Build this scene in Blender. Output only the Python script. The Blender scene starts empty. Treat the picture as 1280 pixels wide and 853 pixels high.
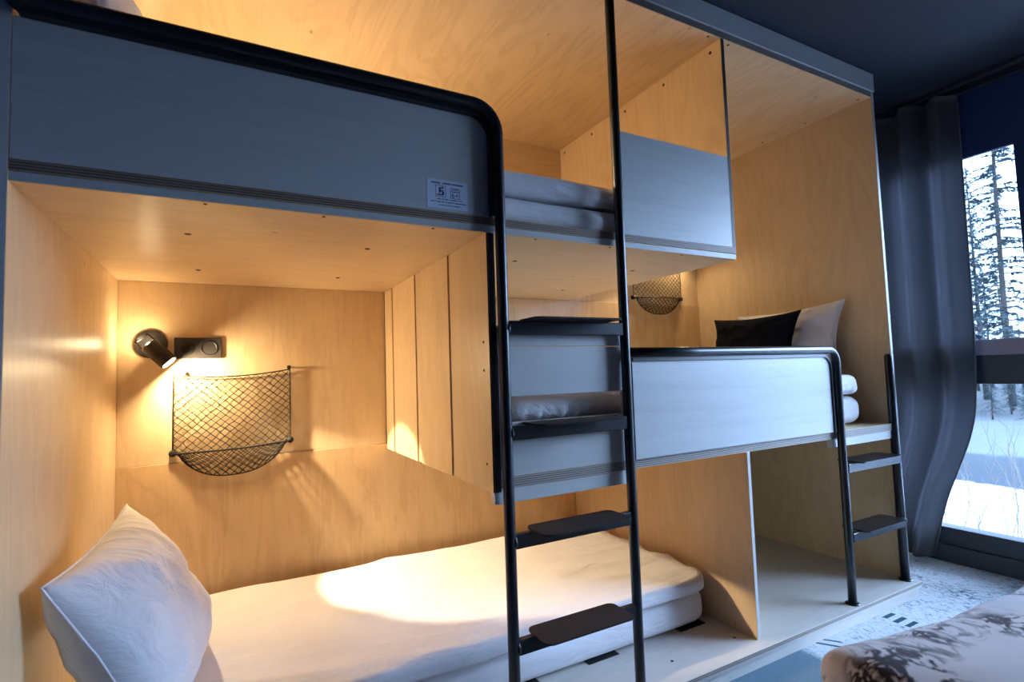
import bpy, bmesh, math, random
from mathutils import Vector, Matrix, noise

random.seed(7)
C = bpy.context.scene.collection
H0 = 1.05                      # camera height; all z below are given relative to the lens
PI = math.pi

# ------------------------------------------------------------------ materials
def mat(name):
    m = bpy.data.materials.new(name); m.use_nodes = True
    nt = m.node_tree; b = nt.nodes['Principled BSDF']
    return m, nt, b

def N(nt, t, **kw):
    n = nt.nodes.new(t)
    for k, v in kw.items():
        if k in n.inputs: n.inputs[k].default_value = v
        else: setattr(n, k, v)
    return n

def L(nt, a, ao, b, bi): nt.links.new(a.outputs[ao], b.inputs[bi])

def coords(nt, scale):
    tc = N(nt, 'ShaderNodeTexCoord'); mp = N(nt, 'ShaderNodeMapping')
    mp.inputs['Scale'].default_value = scale
    L(nt, tc, 'Object', mp, 'Vector')
    return mp

def ramp(nt, stops):
    r = N(nt, 'ShaderNodeValToRGB'); e = r.color_ramp.elements
    while len(e) > 1: e.remove(e[-1])
    for i, (p, c) in enumerate(stops):
        k = e[0] if i == 0 else e.new(p)
        k.position = p; k.color = (*c, 1) if len(c) == 3 else c
    return r

def mixc(nt, mode, fac, a, ao, b, bo):
    m = N(nt, 'ShaderNodeMix', data_type='RGBA', blend_type=mode)
    m.inputs[0].default_value = fac
    L(nt, a, ao, m, 6); L(nt, b, bo, m, 7)
    return m

def birch(name, grain, light=(.72, .545, .33), dark=(.56, .39, .215), rough=.34, bold=1.0):
    """Rotary-cut birch veneer: long soft flame figure, fine pores and a few pin knots."""
    m, nt, b = mat(name)
    g = 'XYZ'.index(grain)
    s1 = [2.6, 2.6, 2.6]; s1[g] = .55
    a = N(nt, 'ShaderNodeTexNoise', Scale=1.6, Detail=5, Roughness=.55, Distortion=1.2)
    L(nt, coords(nt, s1), 0, a, 'Vector')
    mul = N(nt, 'ShaderNodeMath', operation='MULTIPLY'); mul.inputs[1].default_value = 46
    L(nt, a, 'Fac', mul, 0)
    sn = N(nt, 'ShaderNodeMath', operation='SINE'); L(nt, mul, 0, sn, 0)
    r1 = ramp(nt, [(0, (.42,)*3), (.45, (.62,)*3), (1, (.72,)*3)])
    mr = N(nt, 'ShaderNodeMapRange'); mr.inputs[1].default_value = -1
    L(nt, sn, 0, mr, 0); L(nt, mr, 0, r1, 0)
    s2 = [150, 150, 150]; s2[g] = 7
    f = N(nt, 'ShaderNodeTexNoise', Scale=1.0, Detail=3, Roughness=.6)
    L(nt, coords(nt, s2), 0, f, 'Vector')
    s3 = [3.2, 3.2, 3.2]; s3[g] = 1.1
    c = N(nt, 'ShaderNodeTexNoise', Scale=1.3, Detail=4, Roughness=.6, Distortion=.8)
    L(nt, coords(nt, s3), 0, c, 'Vector')
    k1 = mixc(nt, 'MIX', min(.75, .50 * bold), c, 'Fac', r1, 0)
    k2 = mixc(nt, 'MIX', .26, k1, 2, f, 'Fac')
    col = ramp(nt, [(.30, dark), (.50, tuple((x + y) / 2 + .015 for x, y in zip(dark, light))), (.68, light)])
    L(nt, k2, 2, col, 0)
    s4 = [5.5, 5.5, 5.5]; s4[g] = 3.4
    v = N(nt, 'ShaderNodeTexVoronoi', Scale=1.0, Randomness=1.0)
    L(nt, coords(nt, s4), 0, v, 'Vector')
    kr = ramp(nt, [(.0, (.34, .22, .13)), (.018, (.45, .30, .18)), (.045, (1, 1, 1))])
    L(nt, v, 'Distance', kr, 0)
    out = mixc(nt, 'MULTIPLY', .8, col, 0, kr, 0)
    L(nt, out, 2, b, 'Base Color')
    b.inputs['Roughness'].default_value = rough
    b.inputs['Specular IOR Level'].default_value = .35
    bp = N(nt, 'ShaderNodeBump', Strength=.05, Distance=.002)
    L(nt, f, 'Fac', bp, 'Height'); L(nt, bp, 0, b, 'Normal')
    return m

def stained(name, grain, base=(.56, .555, .54), rough=.45):
    m, nt, b = mat(name)
    g = 'XYZ'.index(grain)
    s = [26, 26, 26]; s[g] = 1.1
    a = N(nt, 'ShaderNodeTexNoise', Scale=1.4, Detail=5, Roughness=.6, Distortion=.6)
    L(nt, coords(nt, s), 0, a, 'Vector')
    s = [170, 170, 170]; s[g] = 9
    f = N(nt, 'ShaderNodeTexNoise', Scale=1, Detail=2)
    L(nt, coords(nt, s), 0, f, 'Vector')
    k = mixc(nt, 'MIX', .3, a, 'Fac', f, 'Fac')
    r = ramp(nt, [(.28, tuple(x * .88 for x in base)), (.5, base), (.7, tuple(min(1, x * 1.04) for x in base))])
    L(nt, k, 2, r, 0); L(nt, r, 0, b, 'Base Color')
    b.inputs['Roughness'].default_value = rough
    return m

def ply_edge(name, across, a=(.52, .42, .32), d=(.16, .11, .075), pitch=.0058):
    """Sanded laminations on a cut plywood edge."""
    m, nt, b = mat(name)
    tc = N(nt, 'ShaderNodeTexCoord'); sx = N(nt, 'ShaderNodeSeparateXYZ')
    L(nt, tc, 'Object', sx, 0)
    mul = N(nt, 'ShaderNodeMath', operation='MULTIPLY'); mul.inputs[1].default_value = 2 * PI / pitch
    L(nt, sx, across, mul, 0)
    sc = [30, 30, 30]; sc['XYZ'.index(across)] = 90
    no = N(nt, 'ShaderNodeTexNoise', Scale=1, Detail=2); L(nt, coords(nt, sc), 0, no, 'Vector')
    ad = N(nt, 'ShaderNodeMath', operation='ADD'); L(nt, mul, 0, ad, 0); L(nt, no, 'Fac', ad, 1)
    sn = N(nt, 'ShaderNodeMath', operation='SINE'); L(nt, ad, 0, sn, 0)
    mr = N(nt, 'ShaderNodeMapRange'); mr.inputs[1].default_value = -1; L(nt, sn, 0, mr, 0)
    r = ramp(nt, [(.15, d), (.55, a), (1, a)])
    L(nt, mr, 0, r, 0); L(nt, r, 0, b, 'Base Color')
    b.inputs['Roughness'].default_value = .55
    return m

def plain(name, col, rough=.5, metal=0.0, bump=0, bscale=400, spec=.5, sheen=0):
    m, nt, b = mat(name)
    b.inputs['Base Color'].default_value = (*col, 1)
    b.inputs['Roughness'].default_value = rough
    b.inputs['Metallic'].default_value = metal
    b.inputs['Specular IOR Level'].default_value = spec
    n = N(nt, 'ShaderNodeTexNoise', Scale=bscale, Detail=3)
    L(nt, coords(nt, (1, 1, 1)), 0, n, 'Vector')
    r = ramp(nt, [(.3, tuple(x * .9 for x in col)), (.7, tuple(min(1, x * 1.08) for x in col))])
    L(nt, n, 'Fac', r, 0); L(nt, r, 0, b, 'Base Color')
    if bump:
        bp = N(nt, 'ShaderNodeBump', Strength=bump, Distance=.002)
        L(nt, n, 'Fac', bp, 'Height'); L(nt, bp, 0, b, 'Normal')
    if sheen: b.inputs['Sheen Weight'].default_value = sheen
    return m

def cloth(name, col, scale=900, bump=.25, rough=.85, wr=.0):
    m, nt, b = mat(name)
    w1 = N(nt, 'ShaderNodeTexWave', wave_type='BANDS', bands_direction='X', Scale=scale)
    w2 = N(nt, 'ShaderNodeTexWave', wave_type='BANDS', bands_direction='DIAGONAL', Scale=scale)
    co = coords(nt, (1, 1, 1)); L(nt, co, 0, w1, 'Vector'); L(nt, co, 0, w2, 'Vector')
    n = N(nt, 'ShaderNodeTexNoise', Scale=7, Detail=4); L(nt, co, 0, n, 'Vector')
    k = mixc(nt, 'MIX', .5, w1, 'Fac', w2, 'Fac')
    r = ramp(nt, [(.25, tuple(x * .93 for x in col)), (.75, col)])
    L(nt, n, 'Fac', r, 0); L(nt, r, 0, b, 'Base Color')
    b.inputs['Roughness'].default_value = rough
    b.inputs['Specular IOR Level'].default_value = .2
    b.inputs['Sheen Weight'].default_value = .15
    bp = N(nt, 'ShaderNodeBump', Strength=bump, Distance=.0006)
    L(nt, k, 2, bp, 'Height')
    if wr:
        n2 = N(nt, 'ShaderNodeTexNoise', Scale=6, Detail=5, Roughness=.55, Distortion=.8)
        mp = coords(nt, (.8, 3.0, 2.0)); L(nt, mp, 0, n2, 'Vector')
        b2 = N(nt, 'ShaderNodeBump', Strength=wr, Distance=.03)
        L(nt, n2, 'Fac', b2, 'Height'); L(nt, bp, 0, b2, 'Normal'); L(nt, b2, 0, b, 'Normal')
    else:
        L(nt, bp, 0, b, 'Normal')
    return m

def glow(name, col, s):
    m, nt, b = mat(name)
    b.inputs['Base Color'].default_value = (*col, 1)
    b.inputs['Emission Color'].default_value = (*col, 1)
    b.inputs['Emission Strength'].default_value = s
    return m

def glass_mat(name, gloss=.06):
    m = bpy.data.materials.new(name); m.use_nodes = True; nt = m.node_tree
    nt.nodes.remove(nt.nodes['Principled BSDF'])
    t = N(nt, 'ShaderNodeBsdfTransparent'); g = N(nt, 'ShaderNodeBsdfGlossy', Roughness=.02)
    t.inputs[0].default_value = (.96, .98, 1, 1)
    f = N(nt, 'ShaderNodeFresnel', IOR=1.25); x = N(nt, 'ShaderNodeMixShader')
    L(nt, f, 0, x, 0); L(nt, t, 0, x, 1); L(nt, g, 0, x, 2)
    L(nt, x, 0, nt.nodes['Material Output'], 'Surface')
    return m

def carpet_mat():
    m, nt, b = mat('patterned_carpet')
    co = coords(nt, (1, 1, 1))
    big = N(nt, 'ShaderNodeTexNoise', Scale=1.6, Detail=3, Distortion=.6); L(nt, co, 0, big, 'Vector')
    st = N(nt, 'ShaderNodeTexNoise', Scale=1, Detail=6, Roughness=.75, Distortion=1.0)
    L(nt, coords(nt, (75, 42, 1)), 0, st, 'Vector')
    fib = N(nt, 'ShaderNodeTexNoise', Scale=420, Detail=2); L(nt, co, 0, fib, 'Vector')
    # pale mottled field on a slate-blue ground, divided by a noisy edge
    sx = N(nt, 'ShaderNodeSeparateXYZ'); L(nt, co, 0, sx, 0)
    e = N(nt, 'ShaderNodeMath', operation='MULTIPLY_ADD'); e.inputs[1].default_value = .10
    L(nt, st, 'Fac', e, 0); L(nt, sx, 'X', e, 2)
    msk = N(nt, 'ShaderNodeMapRange'); msk.inputs[1].default_value = 1.885; msk.inputs[2].default_value = 1.925
    L(nt, e, 0, msk, 0)
    pat = ramp(nt, [(.38, (.08, .13, .18)), (.445, (.56, .60, .63)), (.52, (.78, .79, .80))])
    mx = N(nt, 'ShaderNodeMath', operation='MULTIPLY_ADD'); mx.inputs[1].default_value = .35; 
    L(nt, big, 'Fac', mx, 0); 
    s2 = N(nt, 'ShaderNodeMath', operation='MULTIPLY_ADD'); s2.inputs[1].default_value = .8; s2.inputs[2].default_value = -.10
    L(nt, st, 'Fac', s2, 0); L(nt, s2, 0, mx, 2)
    L(nt, mx, 0, pat, 0)
    ground = ramp(nt, [(.35, (.13, .20, .25)), (.65, (.22, .32, .38))]); L(nt, fib, 'Fac', ground, 0)
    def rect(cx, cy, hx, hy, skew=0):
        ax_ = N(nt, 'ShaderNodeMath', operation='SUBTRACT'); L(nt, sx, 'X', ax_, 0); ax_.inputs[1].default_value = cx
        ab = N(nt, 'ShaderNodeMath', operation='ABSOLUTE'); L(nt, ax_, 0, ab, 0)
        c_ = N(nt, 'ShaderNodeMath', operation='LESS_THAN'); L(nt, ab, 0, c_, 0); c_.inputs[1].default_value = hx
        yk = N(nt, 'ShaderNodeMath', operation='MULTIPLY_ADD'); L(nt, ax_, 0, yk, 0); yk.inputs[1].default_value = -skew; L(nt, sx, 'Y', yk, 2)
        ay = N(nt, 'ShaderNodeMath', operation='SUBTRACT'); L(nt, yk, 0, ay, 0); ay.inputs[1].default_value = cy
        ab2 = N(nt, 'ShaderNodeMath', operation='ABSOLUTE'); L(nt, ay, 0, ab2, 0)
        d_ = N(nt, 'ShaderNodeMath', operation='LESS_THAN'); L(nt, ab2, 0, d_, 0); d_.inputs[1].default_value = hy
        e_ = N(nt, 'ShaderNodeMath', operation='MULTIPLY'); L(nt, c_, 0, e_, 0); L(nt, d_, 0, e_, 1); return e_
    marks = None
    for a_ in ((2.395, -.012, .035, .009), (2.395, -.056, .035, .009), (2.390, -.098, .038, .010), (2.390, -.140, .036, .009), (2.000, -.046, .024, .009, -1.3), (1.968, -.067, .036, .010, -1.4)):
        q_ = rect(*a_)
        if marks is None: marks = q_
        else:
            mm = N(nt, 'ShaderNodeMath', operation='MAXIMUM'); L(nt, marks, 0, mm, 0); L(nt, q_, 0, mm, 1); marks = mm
    c1 = N(nt, 'ShaderNodeMix', data_type='RGBA'); L(nt, msk, 0, c1, 0); L(nt, ground, 0, c1, 6); L(nt, pat, 0, c1, 7)
    fr = ramp(nt, [(.3, (.72,)*3), (.7, (1.05,)*3)]); L(nt, fib, 'Fac', fr, 0)
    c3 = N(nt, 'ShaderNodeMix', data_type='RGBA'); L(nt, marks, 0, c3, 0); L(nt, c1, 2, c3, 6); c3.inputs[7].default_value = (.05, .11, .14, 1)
    c2 = mixc(nt, 'MULTIPLY', 1, c3, 2, fr, 0)
    L(nt, c2, 2, b, 'Base Color'); b.inputs['Roughness'].default_value = .95
    b.inputs['Specular IOR Level'].default_value = .1
    bp = N(nt, 'ShaderNodeBump', Strength=.6, Distance=.004); L(nt, fib, 'Fac', bp, 'Height'); L(nt, bp, 0, b, 'Normal')
    return m

def printed_cloth():
    """White bedspread printed with dark brushed twigs."""
    m, nt, b = mat('twig_printed_cotton')
    co = coords(nt, (1, 1, 1))
    def scribble(sc, lo, hi, seed):
        mp = coords(nt, (sc, sc, sc)); mp.inputs['Location'].default_value = (seed, seed * .7, seed * 1.3)
        n = N(nt, 'ShaderNodeTexNoise', Scale=1, Detail=3, Roughness=.55, Distortion=1.6); L(nt, mp, 0, n, 'Vector')
        a = N(nt, 'ShaderNodeMath', operation='SUBTRACT'); a.inputs[1].default_value = .5; L(nt, n, 'Fac', a, 0)
        b_ = N(nt, 'ShaderNodeMath', operation='ABSOLUTE'); L(nt, a, 0, b_, 0)
        r_ = ramp(nt, [(lo, (1,)*3), (hi, (0,)*3)]); L(nt, b_, 0, r_, 0); return r_
    line = mixc(nt, 'LIGHTEN', 1, scribble(7, .022, .050, 1.7), 0, scribble(13, .025, .060, 4.2), 0)
    bl = N(nt, 'ShaderNodeTexNoise', Scale=2.6, Detail=4, Roughness=.6); L(nt, co, 0, bl, 'Vector')
    pm = ramp(nt, [(.44, (0,)*3), (.50, (1,)*3)]); L(nt, bl, 'Fac', pm, 0)
    k = mixc(nt, 'MULTIPLY', 1, line, 2, pm, 0)
    c = N(nt, 'ShaderNodeMix', data_type='RGBA'); L(nt, k, 2, c, 0)
    c.inputs[6].default_value = (.84, .82, .84, 1); c.inputs[7].default_value = (.035, .025, .04, 1)
    L(nt, c, 2, b, 'Base Color'); b.inputs['Roughness'].default_value = .9; b.inputs['Sheen Weight'].default_value = .1
    return m

def ground_mat():
    m, nt, b = mat('snowy_ground')
    co = coords(nt, (1, 1, 1))
    sx = N(nt, 'ShaderNodeSeparateXYZ'); L(nt, co, 0, sx, 0)
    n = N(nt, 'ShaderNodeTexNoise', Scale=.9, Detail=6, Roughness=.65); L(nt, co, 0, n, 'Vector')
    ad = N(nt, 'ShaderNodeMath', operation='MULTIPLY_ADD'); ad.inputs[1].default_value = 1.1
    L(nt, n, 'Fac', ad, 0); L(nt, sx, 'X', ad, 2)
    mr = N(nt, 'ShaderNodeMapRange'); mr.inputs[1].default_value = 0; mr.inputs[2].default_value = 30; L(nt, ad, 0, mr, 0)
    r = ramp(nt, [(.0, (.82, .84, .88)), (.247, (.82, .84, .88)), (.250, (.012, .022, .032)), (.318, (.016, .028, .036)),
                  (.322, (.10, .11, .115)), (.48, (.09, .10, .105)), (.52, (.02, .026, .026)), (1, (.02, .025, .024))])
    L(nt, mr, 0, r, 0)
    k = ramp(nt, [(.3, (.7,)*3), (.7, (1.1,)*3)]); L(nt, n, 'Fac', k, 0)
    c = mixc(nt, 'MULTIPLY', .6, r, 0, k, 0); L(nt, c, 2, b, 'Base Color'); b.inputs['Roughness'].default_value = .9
    return m

BIRCH_V = birch('birch_upright_grain', 'Z')
BIRCH_X = birch('birch_lengthwise_grain', 'X')
BIRCH_C = birch('birch_flame_ceiling', 'Y', bold=1.5)
BIRCH_D = birch('birch_backboard', 'Z', light=(.66, .455, .24), dark=(.49, .31, .145), bold=1.3)
GREY_X = stained('grey_stained_ply', 'X')
GREY_Z = stained('grey_stained_ply_upright', 'Z')
EDGE_Z = ply_edge('laminated_edge_flat', 'Z', a=(.40, .34, .29), d=(.10, .07, .05))
EDGE_TOP = ply_edge('brown_laminated_edge', 'Z', a=(.32, .22, .16), d=(.08, .05, .038))
BIRCH_B = birch('pale_platform_birch', 'X', light=(.64, .60, .55), dark=(.51, .47, .42))
EDGE_X = ply_edge('laminated_edge_upright', 'X', pitch=.0046)
EDGE_DK = ply_edge('dark_laminated_edge_upright', 'X', a=(.10, .085, .075), d=(.03, .025, .022), pitch=.0046)
STEEL = plain('black_coated_steel', (.010, .013, .018), rough=.33, spec=.6)
TREAD = plain('dark_tread_grip', (.035, .024, .022), rough=.8, bump=.5, bscale=700, spec=.2)
SCREW = plain('dark_screw_head', (.03, .028, .026), rough=.4, metal=.6)
VOID = plain('dark_slot', (.006, .006, .007), rough=.9)
WHITE = cloth('white_cotton', (.83, .81, .82), wr=.35)
WHITE_P = cloth('white_pillow_cotton', (.84, .82, .83), wr=.40)
NAVY = cloth('navy_velvet', (.006, .007, .014), scale=300, bump=.5, rough=.95)
for n_ in NAVY.node_tree.nodes:
    if n_.type == 'BSDF_PRINCIPLED': n_.inputs['Sheen Weight'].default_value = 0; n_.inputs['Specular IOR Level'].default_value = .08
CURT = cloth('slate_curtain', (.19, .195, .22), scale=420, bump=.4)
CORD = plain('black_net_cord', (.018, .015, .013), rough=.75, spec=.2)
BLK = plain('matt_black_lamp', (.016, .015, .015), rough=.42)
PLATE = plain('anthracite_plate', (.035, .032, .032), rough=.4)
FRAME = plain('dark_blue_window_frame', (.028, .036, .052), rough=.4)
SASH = plain('mauve_grey_sash', (.30, .25, .33), rough=.4)
WALLM = plain('navy_wall_flare', (.014, .046, .14), rough=.7, bscale=60)  # navy paint; the blue lens flare above the window is put into its colour
CEILM = plain('dark_navy_ceiling', (.020, .026, .042), rough=.75, bscale=50)
CARPET = carpet_mat()
PRINT = printed_cloth()
GROUND = ground_mat()
GLASS = glass_mat('window_glass')
CAPGL = glass_mat('clear_lamp_cap')
LAMPE = glow('lamp_lens_glow', (1.0, .76, .44), 1700)
LAMPR = glow('lamp_rear_glow', (1.0, .74, .41), 520)
LAMPE2 = glow('dim_lens_glow', (1.0, .76, .44), 700)
LAMPR2 = glow('dim_rear_glow', (1.0, .74, .41), 160)
TRUNK = plain('conifer_bark', (.06, .055, .05), rough=.9, bscale=30)
NEEDLE = plain('conifer_needles', (.048, .084, .092), rough=.8, bscale=4)
TWIG = plain('bare_twig_bark', (.20, .17, .15), rough=.9, bscale=40)
LABEL = plain('label_film', (.70, .76, .90), rough=.35)
INK = plain('label_ink', (.05, .07, .15), rough=.5)
PIN = plain('white_pin', (.8, .78, .74), rough=.35)
FRAMEW = birch('bed_base_birch', 'X')

# ------------------------------------------------------------------ mesh helpers
class MB:
    def __init__(s): s.bm = bmesh.new()
    def box(s, x0, x1, y0, y1, z0, z1, mi=0, faces=None, bev=.0012):
        bm = s.bm
        v = [bm.verts.new((x, y, z)) for x in (x0, x1) for y in (y0, y1) for z in (z0, z1)]
        F = {'-x': (0, 1, 3, 2), '+x': (4, 6, 7, 5), '-y': (0, 4, 5, 1), '+y': (2, 3, 7, 6), '-z': (0, 2, 6, 4), '+z': (1, 5, 7, 3)}
        fs = []
        for k, q in F.items():
            f = bm.faces.new([v[i] for i in q]); f.material_index = (faces or {}).get(k, mi); fs.append(f)
        if bev:
            es = list({e for f in fs for e in f.edges})
            bmesh.ops.bevel(bm, geom=es, offset=min(bev, .3 * min(abs(x1 - x0), abs(y1 - y0), abs(z1 - z0))), segments=2, profile=.5, affect='EDGES')
        return s
    def tube(s, pts, r, n=14, mi=0, caps=True, smooth=True):
        bm = s.bm; pts = [Vector(p) for p in pts]
        rr = r if isinstance(r, (list, tuple)) else [r] * len(pts)
        rings = []; up = None
        for i, p in enumerate(pts):
            t = (pts[min(i + 1, len(pts) - 1)] - pts[max(i - 1, 0)]).normalized()
            if up is None:
                up = Vector((0, 1, 0)) if abs(t.y) < .9 else Vector((0, 0, 1))
            a = (up - t * up.dot(t)).normalized(); c = t.cross(a); up = a
            rings.append([bm.verts.new(p + (a * math.cos(2 * PI * k / n) + c * math.sin(2 * PI * k / n)) * rr[i]) for k in range(n)])
        for A, B in zip(rings, rings[1:]):
            for k in range(n):
                f = bm.faces.new((A[k], A[(k + 1) % n], B[(k + 1) % n], B[k])); f.smooth = smooth; f.material_index = mi
        if caps:
            for R in (rings[0][::-1], rings[-1]):
                f = bm.faces.new(R); f.material_index = mi
        return s
    def lathe(s, org, ax, prof, n=24, mi=0):
        """prof = [(distance along axis, radius)...]"""
        bm = s.bm; org = Vector(org); t = Vector(ax).normalized()
        a = t.orthogonal().normalized(); c = t.cross(a); prev = None
        for d, r in prof:
            if r < 1e-6: ring = [bm.verts.new(org + t * d)]
            else: ring = [bm.verts.new(org + t * d + (a * math.cos(2 * PI * k / n) + c * math.sin(2 * PI * k / n)) * r) for k in range(n)]
            if prev:
                for k in range(n):
                    q = [prev[k % len(prev)], prev[(k + 1) % len(prev)], ring[(k + 1) % len(ring)], ring[k % len(ring)]]
                    q = list(dict.fromkeys(q))
                    if len(q) > 2:
                        f = bm.faces.new(q); f.smooth = True; f.material_index = mi
            prev = ring
        return s
    def prism(s, pts, d, mi=0, bev=0):
        """closed polygon pts (3d) pushed by vector d"""
        bm = s.bm; d = Vector(d)
        A = [bm.verts.new(p) for p in pts]; B = [bm.verts.new(Vector(p) + d) for p in pts]; n = len(A)
        fs = [bm.faces.new(A[::-1]), bm.faces.new(B)] + [bm.faces.new((A[i], A[(i + 1) % n], B[(i + 1) % n], B[i])) for i in range(n)]
        for f in fs: f.material_index = mi
        return s
    def grid(s, fn, nu, nv, mi=0, smooth=True, closed=False):
        bm = s.bm
        V = [[bm.verts.new(fn(i / nu, j / nv)) for j in range(nv + 1)] for i in range(nu + 1)]
        for i in range(nu):
            for j in range(nv):
                f = bm.faces.new((V[i][j], V[i + 1][j], V[i + 1][j + 1], V[i][j + 1])); f.smooth = smooth; f.material_index = mi
        return V
    def build(s, name, mats, parent=None, label=None, normals=True, origin=None):
        bm = s.bm
        if normals: bmesh.ops.recalc_face_normals(bm, faces=bm.faces)
        o0 = Vector(origin) if origin is not None else (Vector(ORG[root_of(parent)]) if parent else Vector((0, 0, -H0)))
        for v in bm.verts: v.co -= o0
        me = bpy.data.meshes.new(name); bm.to_mesh(me); bm.free()
        for m in (mats if isinstance(mats, (list, tuple)) else [mats]): me.materials.append(m)
        o = bpy.data.objects.new(name, me); C.objects.link(o)
        if parent: o.parent = parent
        else: o.location = o0 + Vector((0, 0, H0)); ORG[o] = o0
        if label: o['label'] = label
        return o

ORG = {}
def root_of(o):
    while o.parent: o = o.parent
    return o

def tag(o, label, cat, group=None, kind=None):
    o['label'] = label; o['category'] = cat
    if group: o['group'] = group
    if kind: o['kind'] = kind
    return o

def thing(name, label, cat, org, group=None):
    o = bpy.data.objects.new(name, None); C.objects.link(o)
    o.empty_display_size = .05
    o.location = Vector(org) + Vector((0, 0, H0)); ORG[o] = Vector(org)
    return tag(o, label, cat, group)

def struct(o): o['kind'] = 'structure'; return o

def arc(cx, cz, r, a0, a1, y, n=10):
    return [(cx + r * math.cos(a0 + (a1 - a0) * i / n), y, cz + r * math.sin(a0 + (a1 - a0) * i / n)) for i in range(n + 1)]

def round_rect(x0, x1, y0, y1, z, r, n=5):
    P = []
    for cx, cy, a in ((x1 - r, y1 - r, 0), (x0 + r, y1 - r, PI / 2), (x0 + r, y0 + r, PI), (x1 - r, y0 + r, 1.5 * PI)):
        for i in range(n + 1):
            t = a + PI / 2 * i / n
            P.append((cx + r * math.cos(t), cy + r * math.sin(t), z))
    return P

def softbox(mb, x0, x1, y0, y1, z0, z1, r, step=.03, disp=None, plan=0):
    """Upholstered block: rounded box on a fine grid, then displaced."""
    bm = mb.bm; h = [(x1 - x0) / 2, (y1 - y0) / 2, (z1 - z0) / 2]; c = Vector(((x0 + x1) / 2, (y0 + y1) / 2, (z0 + z1) / 2))
    def axis(hh):
        k = max(4, int(2 * hh / step))
        inner = [-hh + r + (2 * (hh - r)) * i / k for i in range(k + 1)] if hh > r + 1e-4 else [0]
        ed = [hh - r + r * math.tan(PI / 4 * t) for t in (.25, .5, .75, 1)]
        return [-e for e in ed[::-1]] + inner + ed
    A = [axis(x) for x in h]; cache = {}
    def vert(p):
        key = tuple(round(x, 5) for x in p)
        if key in cache: return cache[key]
        q = Vector([max(-hh + r, min(hh - r, x)) for x, hh in zip(p, h)]); d = Vector(p) - q
        n = d.normalized() if d.length > 1e-7 else Vector((0, 0, 1))
        w = c + q + n * r
        if plan:
            for cx, sx in ((x1 - plan, 1), (x0 + plan, -1)):
                for cy, sy in ((y1 - plan, 1), (y0 + plan, -1)):
                    dx, dy = (w.x - cx) * sx, (w.y - cy) * sy
                    if dx > 0 and dy > 0:
                        k = max(dx, dy) / math.hypot(dx, dy); w.x = cx + dx * k * sx; w.y = cy + dy * k * sy
        if disp: w = disp(w, n)
        cache[key] = bm.verts.new(w); return cache[key]
    for ax in range(3):
        u, v = [i for i in range(3) if i != ax]
        for sgn in (-1, 1):
            for i in range(len(A[u]) - 1):
                for j in range(len(A[v]) - 1):
                    q = []
                    for a, b in ((i, j), (i + 1, j), (i + 1, j + 1), (i, j + 1)):
                        p = [0, 0, 0]; p[ax] = sgn * h[ax]; p[u] = A[u][a]; p[v] = A[v][b]; q.append(vert(p))
                    if len(set(q)) == 4:
                        try: f = bm.faces.new(q if sgn > 0 else q[::-1]); f.smooth = True
                        except ValueError: pass

def pillow(P00, P10, P01, P11, th, name, material, label, cat='pillow', n=34, wr=.010, seed=0, pinch=.07, group=None, flange=0):
    """Stuffed pillow spread over four corners; th is its full thickness."""
    P = [Vector(p) for p in (P00, P10, P01, P11)]
    nrm = (P[1] - P[0]).cross(P[2] - P[0]).normalized()
    mb = MB(); V = {}
    for side in (1, -1):
        for i in range(n + 1):
            for j in range(n + 1):
                if side < 0 and (i in (0, n) or j in (0, n)): continue
                u, v = 2 * i / n - 1, 2 * j / n - 1
                u = math.copysign(abs(u) ** .85, u); v = math.copysign(abs(v) ** .85, v)
                uu = u * (1 - pinch * (1 - v * v)); vv = v * (1 - pinch * (1 - u * u))
                a, b = (uu + 1) / 2, (vv + 1) / 2
                p = (P[0] * (1 - a) + P[1] * a) * (1 - b) + (P[2] * (1 - a) + P[3] * a) * b
                t = (max(0, 1 - abs(u) ** 2.6) * max(0, 1 - abs(v) ** 2.6)) ** .55
                q = Vector((u * 1.5 + seed, v * 1.5, seed * 1.7 + side))
                w = noise.fractal(q * 1.3, 1.0, 2.0, 4) * wr * 2 * (.25 + t)
                # pulled folds running in from the corners
                ang = math.atan2(v, u); rad = math.hypot(u, v)
                w += math.sin(ang * 11 + seed * 3 + noise.noise(q) * 3) * wr * .55 * max(0, rad - .35) * (t ** .5)
                V[side, i, j] = mb.bm.verts.new(p + nrm * (side * th / 2 * t + w))
    for i in range(n + 1):
        for j in range(n + 1):
            if (i in (0, n) or j in (0, n)): V[-1, i, j] = V[1, i, j]
    for side in (1, -1):
        for i in range(n):
            for j in range(n):
                q = [V[side, i, j], V[side, i + 1, j], V[side, i + 1, j + 1], V[side, i, j + 1]]
                f = mb.bm.faces.new(q if side > 0 else q[::-1]); f.smooth = True
    # piped seam round the edge
    org = (P[0] + P[1]) / 2
    ring = [V[1, i, 0].co.copy() for i in range(n + 1)] + [V[1, n, j].co.copy() for j in range(1, n + 1)] + \
           [V[1, i, n].co.copy() for i in range(n - 1, -1, -1)] + [V[1, 0, j].co.copy() for j in range(n - 1, -1, -1)]
    root = mb.build(name, material, origin=org)
    tag(root, label, cat, group)
    s = MB(); s.tube(ring, .0028, n=6, caps=False); s.build('piping', material, root)
    return root

# ------------------------------------------------------------------ dimensions (metres, z from the lens)
XL, XR, XU, XP, XM = -.372, 2.678, 1.644, 1.655, .628
YB = 1.107
ZT, ZPL, ZU0, ZU1, ZM0, ZM1 = 1.251, -.978, .396, .440, -.315, -.285
FLOOR, CEIL, XW, YF = -1.05, 1.371, 3.284, -.030

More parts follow.
